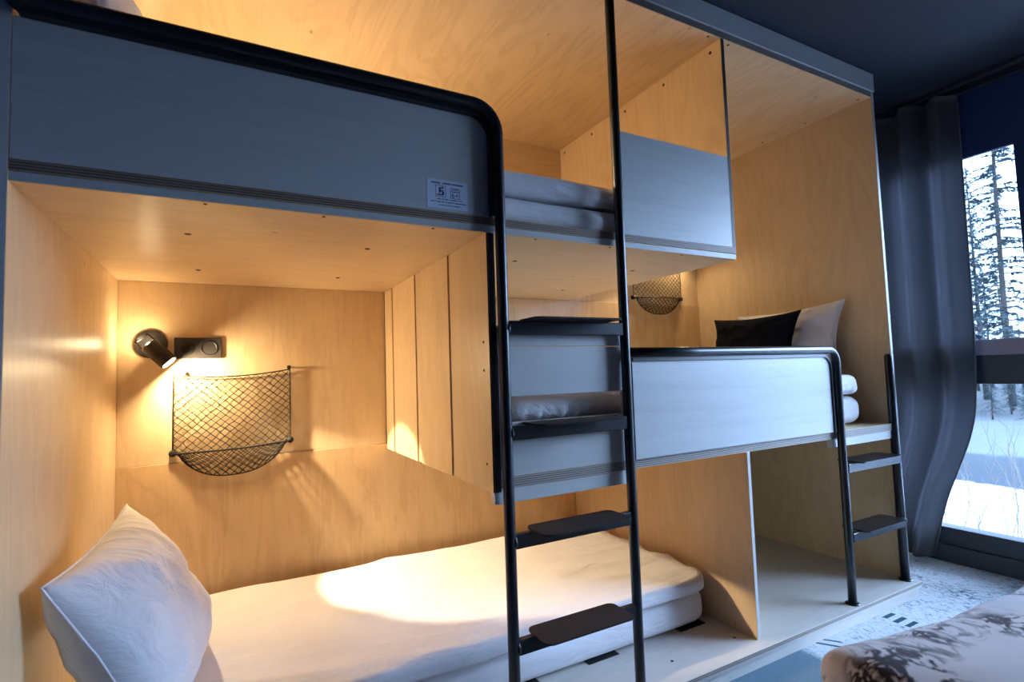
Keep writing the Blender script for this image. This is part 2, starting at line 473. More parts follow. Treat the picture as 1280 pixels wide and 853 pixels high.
bunk = thing('bunk_bed', 'built-in birch plywood bunk unit with three berths, grey guard panels and black ladders', 'bunk bed', (1.15, .55, FLOOR))
def B(mb, name, mats, parent=None, label=None): return mb.build(name, mats, parent or bunk, label)
def screws(parent, pts, axis, r=.0062):
    for p in pts:
        a = Vector(axis)
        s = MB(); s.lathe(Vector(p) - a * .001, a, [(0, r), (.0018, r), (.0026, r * .8), (.0016, r * .45), (.0016, 0)], n=12)
        B(s, 'screw', SCREW, parent)

# --- shell of the unit
e = MB().box(XL - .020, XL, 0, YB + .02, FLOOR, 1.366, faces={'-y': 1}); ep = B(e, 'end_panel', [BIRCH_V, GREY_Z])
e = MB().box(XR, XR + .020, 0, YB + .02, FLOOR, 1.366, faces={'-y': 1}); er = B(e, 'end_panel', [BIRCH_V, GREY_Z])
e = MB().box(XL, XR, 0, YB + .018, ZT, ZT + .029, faces={'-y': 1}); tp = B(e, 'top_panel', [BIRCH_C, EDGE_Z])
screws(tp, [(2.64, y, ZT) for y in (.04, .30, .55, .80)] + [(1.595, .015, ZT), (1.71, .018, ZT)], (0, 0, -1), .005)
e = MB().box(XL - .020, XR + .020, -.006, .014, ZT + .029, 1.366); B(e, 'fascia', GREY_X, label='grey stained fascia board along the top of the unit')
# back of the unit
e = MB().box(XL, XU, YB, YB + .018, ZU1, ZT); B(e, 'back_panel', BIRCH_X)
e = MB().box(XU + .019, XR, YB, YB + .018, ZU0, ZT); B(e, 'back_panel', BIRCH_V)
e = MB().box(XL, XM, YB, YB + .018, -.301, ZU0); B(e, 'back_panel', BIRCH_V)
e = MB().box(XL, XP, YB - .006, YB + .018, ZPL, -.302, faces={'+z': 1}); B(e, 'back_board', [BIRCH_D, EDGE_Z])
e = MB().box(XM + .024, XR, YB - .006, YB + .018, ZM1, ZU0 - .001, faces={'+z': 1}); B(e, 'back_board', [BIRCH_D, EDGE_Z])
e = MB().box(XP + .016, XR, YB, YB + .018, ZPL, ZM0); B(e, 'back_panel', BIRCH_V)
# base
e = MB()
e.box(XL - .020, XR + .020, -.047, YB, -.994, ZPL, faces={'-y': 1})
e.box(XL - .020, XR + .020, -.040, YB, -1.008, -.995, mi=2)
e.box(XL - .020, XR + .020, -.030, YB, FLOOR, -1.009, mi=2)
base = B(e, 'base_platform', [BIRCH_B, EDGE_Z, BIRCH_B])
for x in (.73, 1.05, 1.47):
    e = MB().box(x, x + .13, .185, .30, ZPL - .004, ZPL + .0012, bev=0); B(e, 'vent_slot', VOID, base, 'dark vent slot cut in the platform under the mattress')
for y in (.17,):
    screws(base, [(1.30, .06, ZPL), (1.60, .055, ZPL)], (0, 0, 1), .005)
# lower berth partition
e = MB().box(XP, XP + .016, 0, YB - .007, ZPL, ZM0, faces={'-y': 1}); B(e, 'partition', [BIRCH_V, GREY_Z])
# upper partition
e = MB().box(XU, XU + .019, 0, YB, ZU1, ZT, faces={'-y': 1}); up = B(e, 'partition', [BIRCH_V, EDGE_DK])
screws(up, [(XU, y, 1.219) for y in (.05, .30, .55, .81, 1.06)], (-1, 0, 0))
# berth floors
e = MB()
e.box(XL, XU + .019, 0, YB, ZU0 + .021, ZU1, faces={'-y': 1})
e.box(XL, XU + .019, .002, YB, ZU0, ZU0 + .020, faces={'-y': 2})
us = B(e, 'berth_floor', [BIRCH_X, EDGE_TOP, GREY_X])
screws(us, [(x, y, ZU0) for x in (-.10, .37, .886, 1.425) for y in (.305, .81)], (0, 0, -1), .0085)
screws(us, [(x, .018, ZU0) for x in (-.05, .20, .48, .80, 1.08, 1.40)], (0, 0, -1), .004)
e = MB().box(XM + .024, XR, 0, YB - .007, ZM0, ZM1, faces={'-y': 1}); ms = B(e, 'berth_floor', [BIRCH_X, EDGE_Z])
e = MB().box(XM + .006, 1.13, .004, .030, ZM0 - .042, ZM0 - .001); B(e, 'batten', GREY_X)
e = MB().box(2.19, XR, .004, .030, ZM0 - .036, ZM0 - .001); B(e, 'batten', GREY_X)
# slatted end of the middle berth, seen from the bottom berth
e = MB()
e.box(XM + .0055, XM + .024, 0, YB - .007, -.324, ZU0 - .001, faces={'-y': 1}, bev=0)
for y0, y1 in ((0, .242), (.302, .606), (.655, .940), (.982, YB - .008)):
    e.box(XM, XM + .005, y0, y1, -.324, ZU0 - .001, faces={'-y': 1} if y0 == 0 else None, bev=.001)
sp = B(e, 'slatted_panel', [BIRCH_V, EDGE_DK])
screws(sp, [(XM, .035, .09), (XM, .038, .01), (XM, .035, -.25)], (-1, 0, 0), .004)

# --- guard panels
e = MB().box(XL + .0005, .640, 0, .018, ZU1, .722, faces={'+x': 1}); gl = B(e, 'guard_panel', [GREY_X, EDGE_X])
e = MB().box(1.113, XU, 0, .018, ZU1, .785, faces={'-x': 1}); B(e, 'guard_panel', [GREY_X, EDGE_X])
e = MB().box(1.125, 2.182, -.010, .018, ZM1, .024, faces={'-x': 1, '+x': 1}); B(e, 'guard_panel', [GREY_X, EDGE_X])
e = MB()
e.box(XM + .026, 1.12, 0, .018, -.066, .0735)
e.box(XM + .026, 1.12, -.0005, .018, .0755, .135)
e.box(XM + .026, 1.12, 0, .018, ZM1, -.138)
e.box(1.094, 1.12, 0, .018, -.138, -.066)
e.box(XM + .026, .690, 0, .018, -.138, -.066)
B(e, 'front_board', GREY_X, label='grey stained front board with a long slot showing the bedding')

# --- steel rails and ladders
RT = .0155
Yr = -.020
pts = [(XL + .004, Yr + .012, .735), (XL + .020, Yr, .752)] + [(x, Yr, .752) for x in (-.1, .2, .45)] + arc(.664 - .075, .752 - .075, .075, PI / 2, 0, Yr, 12) + \
      [(.664, Yr, z) for z in (.4, 0, -.5, ZPL)]
e = MB().tube(pts, RT, 18)
P = [(XL + .012, -.018, .7225), (.560, -.018, .7225)] + arc(.640 - .060, .7225 - .060, .060, PI / 2, 0, -.018, 8) + [(.6405, -.018, ZU1)]
Q = [(.650, -.018, ZU1)] + arc(.588, .738 - .068, .066, 0, PI / 2, -.018, 8) + [(.560, -.018, .738), (XL + .012, -.018, .738)]
e.prism(P + Q, (0, .030, 0))
rail = B(e, 'guard_rail', STEEL, label='black tubular guard rail of the top berth running down as the ladder stile')
pts = [(1.105, Yr, .053)] + [(x, Yr, .053) for x in (1.4, 1.8, 2.1)] + arc(2.212 - .055, .053 - .055, .055, PI / 2, 0, Yr, 10) + [(2.214, Yr + .002, -.3), (2.220, Yr + .005, -.7), (2.222, Yr + .008, ZPL)]
e = MB().tube(pts, .0160, 18)
P = [(1.125, -.016, .0245), (2.12, -.016, .0245)] + arc(2.182 - .05, .0245 - .05, .05, PI / 2, 0, -.016, 8) + [(2.1825, -.016, ZM1)]
Q = [(2.196, -.016, ZM1)] + arc(2.140, .037 - .058, .056, 0, PI / 2, -.016, 8) + [(2.12, -.016, .037), (1.125, -.016, .037)]
e.prism(P + Q, (0, .028, 0))
rail2 = B(e, 'guard_rail', STEEL, label='black tubular guard rail of the middle berth ending in the short ladder post')
e = MB().lathe((2.222, Yr + .008, ZPL), (0, 0, 1), [(0, 0), (0, .026), (.004, .026), (.005, .018), (.005, 0)]); B(e, 'foot_plate', STEEL, rail2)
e = MB().tube([(1.092, Yr, z) for z in (ZPL, -.4, .2, .8, CEIL - .006)], RT, 18); lad = B(e, 'ladder', STEEL, label='tall black steel ladder of the top berth')
e = MB().tube([(2.655, Yr + .02, ZPL), (2.655, Yr + .02, -.4), (2.655, Yr + .02, .02), (2.655, Yr + .02, .032)], [.0175, .0175, .0175, .012], 18); lad2 = B(e, 'ladder', STEEL, label='short black two-rung ladder of the middle berth')
e = MB().lathe((2.655, Yr + .02, ZPL), (0, 0, 1), [(0, 0), (0, .027), (.004, .027), (.005, .019), (.005, 0)]); B(e, 'foot_plate', STEEL, lad2)
for z in (.146, -.144, -.435, -.712):
    e = MB().box(.676, 1.080, Yr - .010, Yr + .010, z - .040, z, bev=.003)
    e.lathe((.676, Yr, z - .02), (1, 0, 0), [(-.003, .018), (.002, .018), (.002, 0)], 12); B(e, 'rung', STEEL, lad)
    dx = random.uniform(-.006, .006)
    e = MB().prism(round_rect(.728 + dx, 1.028 + dx, -.100, .016, z + .0005, .022), (0, 0, .005))
    t = B(e, 'tread', TREAD, lad)
for z in (-.419, -.698):
    e = MB().box(2.233, 2.642, Yr - .009, Yr + .012, z - .037, z, bev=.003); B(e, 'rung', STEEL, lad2)
    e = MB().prism(round_rect(2.285, 2.600, -.060, .055, z + .0005, .020), (0, 0, .005)); B(e, 'tread', STEEL, lad2)

# ------------------------------------------------------------------ label on the top guard panel
lb = thing('safety_label', 'small pale blue safety label stuck on the top guard panel beside the ladder', 'label', (.517, -.0005, .487))
x0, x1, z0, z1 = .459, .575, .448, .526
def P_(mb, u0, u1, v0, v1, d=.0011): mb.box(x0 + (x1 - x0) * u0, x0 + (x1 - x0) * u1, -d, -.0004, z1 - (z1 - z0) * v1, z1 - (z1 - z0) * v0, bev=0)
e = MB().box(x0, x1, -.0008, -.0001, z0, z1, bev=0); e.build('label_film', LABEL, lb)
def dashes(mb, u0, u1, v0, v1, gaps, seed):
    r = random.Random(seed); u = u0
    while u < u1:
        w = r.uniform(.010, .020)
        P_(mb, u, min(u1, u + w), v0 + r.uniform(0, .008), v1 - r.uniform(0, .008))
        u += w + (.022 if r.random() < gaps else .004)
for a_ in ((.10, .33, .09, .15, .0, 1), (.37, .60, .09, .15, .0, 2), (.62, .90, .09, .15, .1, 3), (.22, .86, .655, .70, .2, 4), (.08, .97, .755, .80, .2, 5), (.28, .80, .865, .905, .3, 6)):
    e = MB(); dashes(e, *a_); e.build('line_of_print', INK, lb)
def outline(mb, u0, u1, v0, v1, t=.012):
    P_(mb, u0, u1, v0, v0 + t * 1.4); P_(mb, u0, u1, v1 - t * 1.4, v1); P_(mb, u0, u0 + t, v0, v1); P_(mb, u1 - t, u1, v0, v1)
e = MB()
outline(e, .20, .455, .20, .60); P_(e, .28, .33, .27, .46); P_(e, .33, .40, .25, .31); P_(e, .33, .39, .36, .41); P_(e, .36, .41, .40, .53); P_(e, .24, .38, .50, .55)
e.build('icon', INK, lb)
e = MB(); outline(e, .57, .80, .24, .62); P_(e, .57, .80, .36, .385); P_(e, .61, .76, .28, .31); e.build('icon', INK, lb)
fc = bpy.data.curves.new('lettering_curve', 'FONT'); fc.body = '6+'; fc.size = .020; fc.align_x = 'CENTER'; fc.extrude = .0004
fo = bpy.data.objects.new('lettering_source', fc); C.objects.link(fo)
bpy.context.view_layer.update()
me = bpy.data.meshes.new_from_object(fo.evaluated_get(bpy.context.evaluated_depsgraph_get()))
bpy.data.objects.remove(fo)
to = bpy.data.objects.new('lettering', me); C.objects.link(to); me.materials.clear(); me.materials.append(INK)
to.parent = lb; to.rotation_euler = (PI / 2, 0, 0)
to.location = Vector((x0 + (x1 - x0) * .685, -.0008, z1 - (z1 - z0) * .585)) - ORG[lb]

# ------------------------------------------------------------------ bedding
def wrinkle(ax, ay, amp, seed):
    def f(w, n):
        q = Vector((w.x * ax + seed, w.y * ay + w.z * 3, seed * .3))
        d = noise.fractal(q, .9, 2.1, 4) * amp
        return w + n * d
    return f
def crease(ax, ay, amp, seed, sag=0, cx=0, hem=None):
    def f(w, n):
        q = Vector((w.x * ax + seed, w.y * ay + w.x * 1.2, seed * .7))
        a = noise.fractal(q, .8, 2.0, 3) * amp * 1.2
        b = (1 - abs(noise.noise(q * 1.7 + Vector((5, 3, 1))))) ** 4 * amp
        d = a + b * .8
        if n.z < -.4: d *= .1
        w = w + n * d
        if hem and n.y < -.3 and w.z < hem:
            k = (hem - w.z) / .05
            w.y += math.sin(w.x * 2 * PI / .027 + noise.noise(Vector((w.x * 14, 0, 2))) * 3) * .011 * min(1, k)
        return w
    return f

def mattress(x0, x1, y0, y1, z0, z1, label, seed):
    mb = MB(); softbox(mb, x0, x1, y0, y1, z0, z1, min(.05, (z1 - z0) * .42), .03, wrinkle(1.2, 3, .004, seed), plan=.10)
    o = mb.build('mattress', WHITE, origin=((x0 + x1) / 2, (y0 + y1) / 2, z0)); return tag(o, label, 'mattress')
def duvet(x0, x1, y0, y1, z0, z1, label, seed, hem=None, amp=.010):
    mb = MB(); softbox(mb, x0, x1, y0, y1, z0, z1, (z1 - z0) * .40, .018, crease(1.0, 5.5, amp, seed, hem=hem), plan=.10)
    o = mb.build('duvet', WHITE, origin=((x0 + x1) / 2, (y0 + y1) / 2, z0)); return tag(o, label, 'duvet')

mattress(XL + .012, 1.640, .174, 1.030, ZPL + .004, -.858, 'white sheeted mattress on the platform of the bottom berth', 1.3)
duvet(XL + .014, 1.636, .164, 1.040, -.854, -.795, 'flat white duvet spread over the mattress of the bottom berth', 2.1)
mattress(XM + .034, 2.600, .075, 1.040, ZM1 + .003, -.158, 'white sheeted mattress in the middle berth behind the guard panel', 4.7)
duvet(XM + .034, 2.560, .056, 1.045, -.146, -.055, 'white duvet with a gathered hem seen through the slot in the front board', 6.2, hem=-.095, amp=.006)
mattress(XL + .012, 1.615, .030, 1.040, ZU1 + .003, .526, 'white sheeted mattress in the top berth above the ladder', 8.8)
duvet(XL + .014, 1.610, .032, 1.045, .534, .606, 'flat white duvet on the mattress of the top berth', 9.4, amp=.004)

pillow((-.135, .085, -.785), (-.060, .60, -.775), (-.335, .105, -.400), (-.265, .585, -.342), .23, 'pillow', WHITE_P,
       'large white pillow leaning on the left end panel of the bottom berth', seed=1.0, wr=.007, pinch=.085)
pillow((2.575, .170, -.045), (2.575, .760, -.045), (2.615, .150, .305), (2.615, .760, .285), .11, 'pillow', WHITE_P,
       'white pillow standing behind the dark cushion in the middle berth', seed=3.3, pinch=.12)
pillow((2.418, .300, -.040), (2.418, .815, -.040), (2.476, .286, .265), (2.476, .812, .267), .10, 'cushion', NAVY,
       'dark navy cushion leaning on the white pillow in the middle berth', 'cushion', seed=5.1, pinch=.13, wr=.010)
pillow((-.215, .10, .625), (-.215, .62, .625), (-.300, .12, 1.06), (-.285, .62, 1.06), .13, 'pillow', WHITE_P,
       'white pillow at the head of the top berth, behind the guard rail', seed=7.7)

# ------------------------------------------------------------------ reading lamps (all three berths have one)
def reading_lamp(bx, bz, mirror, label, target, dim=False):
    sg = -1 if mirror else 1
    yw = YB
    r = thing('reading_lamp', label, 'lamp', (bx, yw, bz), 'reading lamps of the berths')
    e = MB().lathe((bx, yw - .0005, bz), (0, -1, 0), [(0, 0), (0, .054), (.010, .054), (.013, .050), (.014, .020), (.014, 0)], 32); e.build('wall_plate', BLK, r)
    back = Vector((bx - sg * .018, yw - .080, bz + .014)); ax = Vector((sg * .68, -.10, -.72)).normalized()
    e = MB().tube([(bx, yw - .013, bz), (bx + sg * .01, yw - .062, bz - .008)], .011, 12); e.build('swivel_arm', BLK, r)
    b0 = back + ax * .030
    e = MB().lathe(b0, ax, [(0, 0), (0, .029), (.004, .031), (.092, .031), (.094, .029), (.088, .027), (.088, 0)], 32); hd = e.build('lamp_head', BLK, r)
    e = MB().lathe(b0, -ax, [(.001, .0285), (.034, .0285), (.036, .026), (.036, 0)], 32); e.build('clear_cap', CAPGL, r, label='clear cap on the back of the lamp head')
    e = MB().lathe(b0, -ax, [(.0015, 0), (.0015, .012), (.004, .012), (.005, .010), (.005, 0)], 24); e.build('rear_diode', LAMPR2 if dim else LAMPR, r, label='warm light in the back of the lamp head')
    e = MB().lathe(b0, ax, [(.0895, 0), (.0895, .024), (.0935, .022), (.0955, .010), (.096, 0)], 24); e.build('lens', LAMPE2 if dim else LAMPE, r, label='glowing lens of the lamp')
    tip = b0 + ax * .104
    ld = bpy.data.lights.new('reading_beam', 'SPOT'); ld.energy = SPOT * (.5 if dim else 1); ld.color = (1.0, .80, .54); ld.spot_size = math.radians(44); ld.spot_blend = .25; ld.shadow_soft_size = .012
    lo = bpy.data.objects.new('reading_beam', ld); C.objects.link(lo); lo.parent = r
    lo.location = tip - ORG[r]
    lo.rotation_euler = (Vector(target) - tip).to_track_quat('-Z', 'Y').to_euler()
    return r
SPOT = 130
reading_lamp(-.267, .155, False, 'black reading lamp lit on the back panel of the bottom berth', (.90, .78, -.82))
reading_lamp(2.555, .860, True, 'black reading lamp of the middle berth, behind the top berth', (1.6, .80, -.06), True)
reading_lamp(-.267, 1.010, False, 'black reading lamp of the top berth, behind the guard panel', (.42, .60, .60))

# ------------------------------------------------------------------ switch and socket plate
so = thing('socket_plate', 'black switch and socket plate right of the reading lamp', 'socket', (-.112, YB, .140))
e = MB().box(-.193, -.032, YB - .010, YB - .0005, .098, .180, bev=.002); e.build('plate', PLATE, so)
e = MB().lathe((-.075, YB - .010, .139), (0, -1, 0), [(0, .029), (.003, .029), (.003, .026), (-.006, .024), (-.006, 0)], 28)
for dx in (-.009, .009): e.lathe((-.075 + dx, YB - .004, .139), (0, -1, 0), [(0, .0032), (.0006, .0032), (.0006, 0)], 8)
e.build('socket', BLK, so)
e = MB().lathe((-.148, YB - .010, .139), (0, -1, 0), [(0, .024), (.003, .024), (.004, .021), (.004, 0)], 28); e.box(-.160, -.136, YB - .0165, YB - .013, .130, .148, bev=.001); e.build('switch', BLK, so)

# ------------------------------------------------------------------ storage nets
def storage_net(x0, x1, ztl, ztr, zbl, zbr, drop, label):
    yw = YB - .014
    r = thing('storage_net', label, 'net', ((x0 + x1) / 2, YB, zbl), 'storage nets of the berths')
    def sag(u): return .016 * (1 - (2 * u - 1) ** 2)
    def flat(u, v):
        zt = ztl + (ztr - ztl) * u - sag(u); zb = zbl + (zbr - zbl) * u
        vv = v ** 1.0
        return Vector((x0 + (x1 - x0) * u, yw - .010 * math.sin(PI * u) * v, zt + (zb - zt) * vv))
    def dep(u): return drop * max(0, 1 - abs(2 * u - 1) ** 2.4) ** .75
    def pouch(u, v, front):
        zb = zbl + (zbr - zbl) * u
        bul = .055 * math.sin(PI * u) * (1 - .55 * v) if front else .010 * math.sin(PI * u)
        s = .93 + .07 * (1 - v)
        return Vector(((x0 + x1) / 2 + (x1 - x0) * (u - .5) * s, yw - bul * (1 - v ** 3) - .002, zb - dep(u) * v - (.008 if front else 0) * (1 - v)))
    jr = random.Random(11)
    def netting(fn, nu, nv, rad, skip=False):
        mb = MB(); J = {}
        def pt(i, j):
            if (i, j) not in J:
                ju = 0 if i in (0, nu) else jr.uniform(-.16, .16) / nu; jv = 0 if j in (0, nv) else jr.uniform(-.16, .16) / nv
                J[i, j] = fn(i / nu + ju, j / nv + jv)
            return J[i, j]
        for i in range(nu):
            for j in range(nv):
                a, b = ((i, j), (i + 1, j + 1)) if (i + j) % 2 == 0 else ((i + 1, j), (i, j + 1))
                p, q = pt(*a), pt(*b)
                if (p - q).length > .003: mb.tube([p, q], rad, 5, caps=False)
        for (i, j), p in J.items():
            if (i + j) % 2 == 0: mb.lathe(p - Vector((0, 0, rad * 1.6)), (0, 0, 1), [(0, 0), (rad * 1.6, rad * 1.7), (rad * 3.2, 0)], 5)
        return mb
    netting(flat, 26, 20, .0014).build('netting', CORD, r)
    netting(lambda u, v: pouch(u, v, True), 26, 8, .0015).build('pouch_netting', CORD, r)
    netting(lambda u, v: pouch(u, v, False), 26, 8, .0013).build('pouch_netting', CORD, r)
    e = MB(); K = 24
    e.tube([flat(i / K, 0) for i in range(K + 1)], .0024, 8)
    for u in (0, 1): e.tube([flat(u, i / 10) for i in range(11)], .0024, 8)
    e.tube([pouch(i / K, 0, True) for i in range(K + 1)], .0034, 8)
    e.tube([pouch(i / K, 1, True) for i in range(K + 1)], .0026, 8)
    e.build('edge_cord', CORD, r)
    for x, z in ((x0, zbl - .006), (x1, zbr - .004)):
        e = MB().lathe((x, YB - .001, z), (0, -1, 0), [(0, 0), (0, .013), (.016, .013), (.020, .009), (.020, 0)], 14); e.build('knot', CORD, r)
    for x, z, m in ((x0 + .036, ztl + .012, PIN), (x1 - .004, ztr + .008, CORD)):
        e = MB().lathe((x, YB - .0005, z), (0, -1, 0), [(0, 0), (0, .004), (.014, .004), (.016, .008), (.020, .008), (.022, .004), (.022, 0)], 14); e.build('hook', m, r)
    return r
storage_net(-.195, .220, .034, .048, -.258, -.243, .115, 'black storage net hanging below the reading lamp of the bottom berth')
storage_net(2.125, 2.515, .725, .725, .437, .437, .105, 'black storage net in the middle berth, cut off by the top berth')

# ------------------------------------------------------------------ room
def slab(name, x0, x1, y0, y1, z0, z1, m, mats=None):
    return struct(MB().box(x0, x1, y0, y1, z0, z1, bev=0).build(name, m, origin=((x0 + x1) / 2, (y0 + y1) / 2, z0)))
YN, YS = 1.14, -3.6
RX0 = -.42
o = MB().box(RX0 - .1, XW + .16, YS - .1, YN + .1, FLOOR - .08, FLOOR, bev=0).build('floor', CARPET, origin=(0, 0, FLOOR)); struct(o)
slab('ceiling', RX0 - .1, XW + .16, YS - .1, YN + .1, CEIL, CEIL + .08, CEILM)
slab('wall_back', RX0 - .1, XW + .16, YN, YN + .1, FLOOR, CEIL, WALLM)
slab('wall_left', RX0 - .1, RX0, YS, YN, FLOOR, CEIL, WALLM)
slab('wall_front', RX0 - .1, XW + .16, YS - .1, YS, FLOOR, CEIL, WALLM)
WY = [(.62, -.300), (-.385, -1.65)]          # the two glazed bays
e = MB()
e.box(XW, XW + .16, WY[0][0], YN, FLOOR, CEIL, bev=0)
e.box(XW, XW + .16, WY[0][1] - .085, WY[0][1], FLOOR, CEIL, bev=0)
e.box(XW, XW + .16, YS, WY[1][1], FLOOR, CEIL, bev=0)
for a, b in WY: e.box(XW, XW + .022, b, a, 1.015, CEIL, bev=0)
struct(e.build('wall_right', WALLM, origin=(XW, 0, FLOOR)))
slab('trim_1', XW - .03, XW, YS, YN, CEIL - .028, CEIL, FRAME)
for k, (a, b) in enumerate(WY):
    w = MB()
    for q in (0,):
        w.box(XW + .002, XW + .09, b, a, -.960, -.874, bev=.003)         # bottom rail
        w.box(XW - .012, XW + .09, b, a, FLOOR, -.962, bev=.003)         # kick plate
        w.box(XW + .004, XW + .09, b, a, -.130, .012, bev=.003)          # transom
        w.box(XW + .010, XW + .09, b, b + .004, -.874, 1.015, bev=0)
        w.box(XW + .010, XW + .09, a - .030, a, -.874, 1.015, bev=.002)
    wo = struct(w.build('window_%d' % (k + 1), FRAME, origin=(XW + .05, (a + b) / 2, FLOOR)))
    MB().box(XW + .006, XW + .075, b + .004, a - .030, .0125, .090, bev=.003).build('sash_rail', SASH, wo, label='mauve grey bottom rail of the upper sash')
    MB().box(XW + .026, XW + .030, b + .002, a - .028, .090, 1.015, bev=0).build('upper_pane', GLASS, wo)
    MB().box(XW + .026, XW + .030, b + .002, a - .028, -.874, -.130, bev=0).build('lower_pane', GLASS, wo)

# curtain
def curtain(label):
    top, bot = CEIL - .030, FLOOR + .018
    keys = [(1.60, -.112), (1.35, -.112), (.6, -.104), (.10, -.098), (-.12, -.092), (-.28, -.080), (-.42, -.045), (-.57, .012), (-.74, .075), (-1.04, .150), (-1.3, .19)]
    def edge(z):
        for k in range(1, len(keys) - 2):
            (z1, p1), (z2, p2) = keys[k], keys[k + 1]
            if z >= z2 or k == len(keys) - 3:
                (z0, p0), (z3, p3) = keys[k - 1], keys[k + 2]
                t = (z1 - z) / (z1 - z2); h = z1 - z2
                m1 = (p2 - p0) / (z0 - z2) * h; m2 = (p3 - p1) / (z1 - z3) * h
                return (2*t**3 - 3*t**2 + 1) * p1 + (t**3 - 2*t**2 + t) * m1 + (-2*t**3 + 3*t**2) * p2 + (t**3 - t**2) * m2
    def fn(u, v):
        z = top + (bot - top) * v
        ye = edge(z); y = ye + (.98 - ye) * u
        s = u * 1.09
        fold = math.sin(2 * PI * s / .145 + 2.4) * .040 + math.sin(2 * PI * s / .061 + 1) * .006 + math.sin(2 * PI * s / .40 + 1) * .010
        lead = math.exp(-(u / .045) ** 2)
        bulge = math.exp(-((z + .35) / .33) ** 2)
        x = 3.185 + fold * (1 - lead) - .012 * lead + .085 * max(0, 1 - u / .065) ** 1.3 - .02 * lead * bulge
        y += -.0 * lead
        return Vector((x, y, z))
    mb = MB(); mb.grid(fn, 190, 60)
    bmesh.ops.solidify(mb.bm, geom=list(mb.bm.faces), thickness=.003)
    o = mb.build('curtain', CURT, origin=(3.19, .4, FLOOR)); tag(o, label, 'curtain')
    h = MB(); h.tube([fn(0, i / 60) + Vector((-.001, -.001, 0)) for i in range(61)], .0035, 6); h.build('hem', CURT, o)
    return o
curtain('dark slate curtain hanging beside the window, billowing at its edge')
e = MB().box(3.165, 3.205, -.60, 1.05, CEIL - .018, CEIL - .001, bev=.002); tag(e.build('curtain_track', FRAME, origin=(3.185, .2, CEIL)), 'dark curtain track fixed under the ceiling above the curtain', 'curtain track')

# ------------------------------------------------------------------ bed in the foreground
bx0, bx1, by0, by1 = .815, 2.72, -2.30, -.800
bed = thing('bed', 'low double bed in the right foreground under the twig printed duvet', 'bed', ((bx0 + bx1) / 2, (by0 + by1) / 2, FLOOR))
e = MB().box(bx0 + .03, bx1, by0 + .03, by1 - .03, -.93, -.74, bev=.006); e.build('bed_base', FRAMEW, bed)
for x in (bx0 + .07, bx1 - .11):
    for y in (by0 + .07, by1 - .11):
        MB().box(x, x + .05, y, y + .05, FLOOR, -.93, bev=.004).build('leg', STEEL, bed)
mb = MB(); softbox(mb, bx0 + .02, bx1, by0 + .02, by1 - .02, -.737, -.540, .05, .06); mb.build('bed_mattress', WHITE, bed)
def bd(w, n):
    q = Vector((w.x * 3.2, w.y * 3.2, w.z * 2.5))
    d = noise.fractal(q, .9, 2.0, 4) * .014
    w = w + n * d
    k = min(1, max(0, w.x - bx0 + .03) / .30) * min(1, max(0, by1 + .03 - w.y) / .35)
    if w.z > -.52: w.z += .012 * noise.noise(Vector((w.x * 2.1 + 3, w.y * 2.1, 1))) + .012 * k * (2 - k) - .055 * min(1, max(0, (w.x - .85) / .65))
    return w
mb = MB(); softbox(mb, bx0 - .030, bx1 + .02, by0 - .03, by1 + .030, -.92, -.438, .040, .028, bd)
bmesh.ops.delete(mb.bm, geom=[v for v in mb.bm.verts if v.co.z < -.80], context='VERTS')
bmesh.ops.recalc_face_normals(mb.bm, faces=mb.bm.faces)
dv = mb.build('duvet', PRINT, origin=((bx0 + bx1) / 2, (by0 + by1) / 2, -.80)); tag(dv, 'white duvet printed with dark twigs on the bed in the right foreground', 'duvet')

# ------------------------------------------------------------------ outdoors
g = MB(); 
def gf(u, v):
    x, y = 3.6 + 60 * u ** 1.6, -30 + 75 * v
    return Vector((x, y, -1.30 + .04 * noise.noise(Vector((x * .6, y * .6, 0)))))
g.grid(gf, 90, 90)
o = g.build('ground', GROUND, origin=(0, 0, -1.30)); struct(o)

def conifer_mesh(seed, Ht, spread, dens):
    r = random.Random(seed); tr = MB(); fo = MB()
    lean = r.uniform(-.03, .03)
    tr.tube([(lean * t * Ht, .02 * math.sin(t * 5) * Ht * .1, Ht * t) for t in [i / 10 for i in range(11)]], [.085 * (1 - .90 * i / 10) for i in range(11)], 8)
    nb = int(190 * dens)
    for k in range(nb):
        t = .10 + .90 * (k / nb) ** .9
        z = Ht * t; ln = spread * (1.03 - t) ** .8 * r.uniform(.55, 1.1); a = r.uniform(0, 2 * PI)
        d = Vector((math.cos(a), math.sin(a), 0)); base = Vector((lean * z, 0, z))
        path = [base + d * (ln * s) + Vector((0, 0, ln * (.12 * s - .42 * s * s))) for s in (0, .25, .5, .75, 1)]
        tr.tube(path, [.018, .014, .010, .007, .003], 4, caps=False)
        m = max(10, int(ln * 75))
        for i in range(m):
            s = r.uniform(.12, 1); p = base + d * (ln * s) + Vector((0, 0, ln * (.12 * s - .42 * s * s)))
            side = d.cross(Vector((0, 0, 1))) * r.choice((-1, 1))
            w = (side * r.uniform(.4, 1) + d * r.uniform(.2, .8) + Vector((0, 0, r.uniform(-.7, .15)))).normalized() * r.uniform(.06, .17) * (1.15 - .5 * s)
            n = w.cross(Vector((r.uniform(-1, 1), r.uniform(-1, 1), 1))).normalized() * w.length * .17
            v = [fo.bm.verts.new(q) for q in (p - n * .4, p + w * .5 - n, p + w, p + w * .5 + n, p + n * .4)]
            fo.bm.faces.new(v)
    return tr, fo
trees = []
def conifer(seed, x, y, Ht, spread, dens, label, group=None):
    tr, fo = conifer_mesh(seed, Ht, spread, dens)
    r = thing('conifer', label, 'tree', (x, y, -1.32), group)
    for mb, nm, m in ((tr, 'trunk', TRUNK), (fo, 'foliage', NEEDLE)):
        for v in mb.bm.verts: v.co += Vector((x, y, -1.32))
        mb.build(nm, m, r, normals=False)
    return r
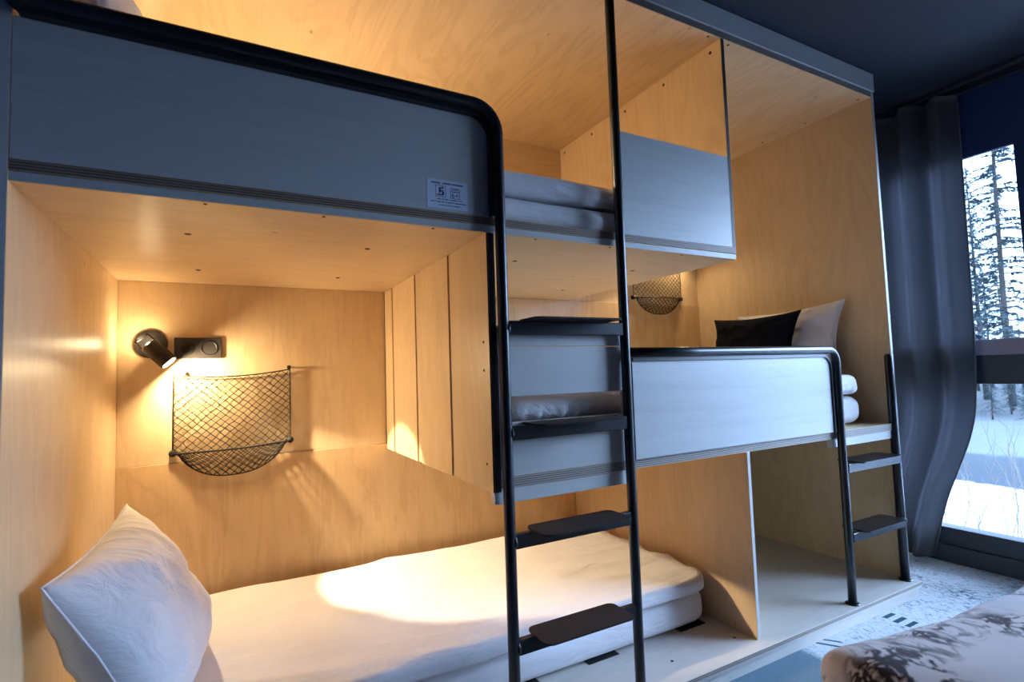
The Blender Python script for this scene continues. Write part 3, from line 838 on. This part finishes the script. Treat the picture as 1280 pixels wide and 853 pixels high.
c1 = conifer(1, 20.5, 6.08, 7.3, 1.15, .8, 'slender snowy-weather conifer seen through the left of the window')
c2 = conifer(2, 18.0, 4.66, 11.5, 1.5, 1.1, 'tall conifer with open crown seen through the right of the window')
def dup(root, x, y, s, rz, label, group):
    c = root.copy(); C.objects.link(c); c.location = (x, y, -1.32 + H0); c.scale = (s, s, s); c.rotation_euler = (0, 0, rz); c['label'] = label; c['group'] = group
    for ch in list(root.children):
        d = ch.copy(); C.objects.link(d); d.parent = c
    return c
far = [(29, 8.9, .75), (27, 6.3, .50), (25.5, 10.2, .85), (30, 6.9, .50), (23, 11.5, .8), (25, 3.9, .7), (23, 2.0, .8), (31, 10.6, .55), (21.5, 7.6, .6), (33, 8.6, .60), (26, 8.3, .62), (34, 10.0, .66), (28, 7.6, .42)]
for i, (x, y, s) in enumerate(far):
    dup((c1, c2)[i % 2], x, y, s, i * 1.3, 'conifer in the forest beyond the snowy field', 'conifers of the far forest')

young = [(13.6, 3.0, .16), (14.2, 3.75, .20), (15.0, 4.5, .17), (14.6, 3.3, .14), (15.6, 3.9, .22), (16.2, 4.9, .19), (15.3, 2.9, .2), (16.6, 4.2, .24), (17.0, 5.3, .22), (13.9, 4.4, .15), (14.9, 5.2, .2), (17.3, 3.6, .2)]
for i, (x, y, s) in enumerate(young):
    dup(c1, x, y, s, i * 1.9, 'low young conifer at the edge of the forest, seen under the transom', 'young conifers at the forest edge')

# bare shrub just outside the lower pane
sh = MB(); r = random.Random(5)
for k in range(16):
    x, y = 4.6 + r.uniform(-.25, .35), .38 + r.uniform(-.22, .25)
    p = Vector((x, y, -1.31)); d = Vector((r.uniform(-.25, .25), r.uniform(-.30, .30), 1)).normalized(); pts = [p]
    ln = r.uniform(.45, .95)
    for s in range(7):
        d = (d + Vector((r.uniform(-.16, .16), r.uniform(-.16, .16), .02))).normalized(); p = p + d * ln / 7; pts.append(p)
        if s > 1:
            q = p; dd = (d + Vector((r.uniform(-.9, .9), r.uniform(-.9, .9), .2))).normalized()
            tw = [q]
            for _ in range(3): dd = (dd + Vector((r.uniform(-.2, .2), r.uniform(-.2, .2), .1))).normalized(); q = q + dd * .06; tw.append(q)
            sh.tube(tw, [.0020, .0016, .0012, .0008], 4, caps=False)
    sh.tube(pts, [.0042 * (1 - .1 * i) for i in range(len(pts))], 5, caps=False)
tag(sh.build('bare_shrub', TWIG, origin=(4.6, .38, -1.31)), 'bare thin-twigged shrub in the snow outside the lower pane', 'shrub')

# ------------------------------------------------------------------ sky
w = bpy.data.worlds.new('overcast_sky'); bpy.context.scene.world = w; w.use_nodes = True
nt = w.node_tree; bg = nt.nodes['Background']
tc = N(nt, 'ShaderNodeTexCoord'); sx = N(nt, 'ShaderNodeSeparateXYZ'); L(nt, tc, 'Generated', sx, 0)
r = ramp(nt, [(.0, (.45, .65, 1.0)), (.5, (.46, .66, 1.0)), (1, (.40, .61, 1.0))]); mr = N(nt, 'ShaderNodeMapRange'); mr.inputs[1].default_value = -1
L(nt, sx, 'Z', mr, 0); L(nt, mr, 0, r, 0); L(nt, r, 0, bg, 'Color')
dt = N(nt, 'ShaderNodeVectorMath', operation='DOT_PRODUCT'); L(nt, tc, 'Generated', dt, 0); dt.inputs[1].default_value = Vector((.80, -.55, .38)).normalized()
mx = N(nt, 'ShaderNodeMath', operation='MAXIMUM'); mx.inputs[1].default_value = 0; L(nt, dt, 'Value', mx, 0)
pw = N(nt, 'ShaderNodeMath', operation='POWER'); pw.inputs[1].default_value = 9; L(nt, mx, 0, pw, 0)
sm = N(nt, 'ShaderNodeMath', operation='MULTIPLY_ADD'); sm.inputs[1].default_value = 43; sm.inputs[2].default_value = 6.5; L(nt, pw, 0, sm, 0)
L(nt, sm, 0, bg, 'Strength')      # cloudy sky with a bright lobe added out of view to light the room

# ------------------------------------------------------------------ camera
yaw, pitch, roll = (math.radians(a) for a in (28.2985, 3.5145, -1.8798))
fwd = Vector((math.sin(yaw) * math.cos(pitch), math.cos(yaw) * math.cos(pitch), math.sin(pitch)))
rt = Vector((math.cos(yaw), -math.sin(yaw), 0)); up_ = rt.cross(fwd)
rt2 = rt * math.cos(roll) + up_ * math.sin(roll); up2 = -rt * math.sin(roll) + up_ * math.cos(roll)
cd = bpy.data.cameras.new('camera'); co = bpy.data.objects.new('camera', cd); C.objects.link(co)
M = Matrix.Identity(4)
for i in range(3): M[i][0] = rt2[i]; M[i][1] = up2[i]; M[i][2] = -fwd[i]
M[0][3], M[1][3], M[2][3] = 0, -1.3, H0
co.matrix_world = M
cd.sensor_fit = 'HORIZONTAL'; cd.sensor_width = 36; cd.lens = 654.67 / 1280 * 36; cd.clip_start = .02; cd.clip_end = 300
cd.dof.use_dof = True; cd.dof.focus_distance = 1.9; cd.dof.aperture_fstop = 4.0
sc = bpy.context.scene; sc.camera = co
sc.view_settings.view_transform = 'Standard'; sc.view_settings.look = 'None'; sc.view_settings.gamma = 1; sc.view_settings.use_curve_mapping = False
sc.view_settings.exposure = 0
sc.cycles.max_bounces = 10; sc.cycles.diffuse_bounces = 6; sc.cycles.transparent_max_bounces = 12
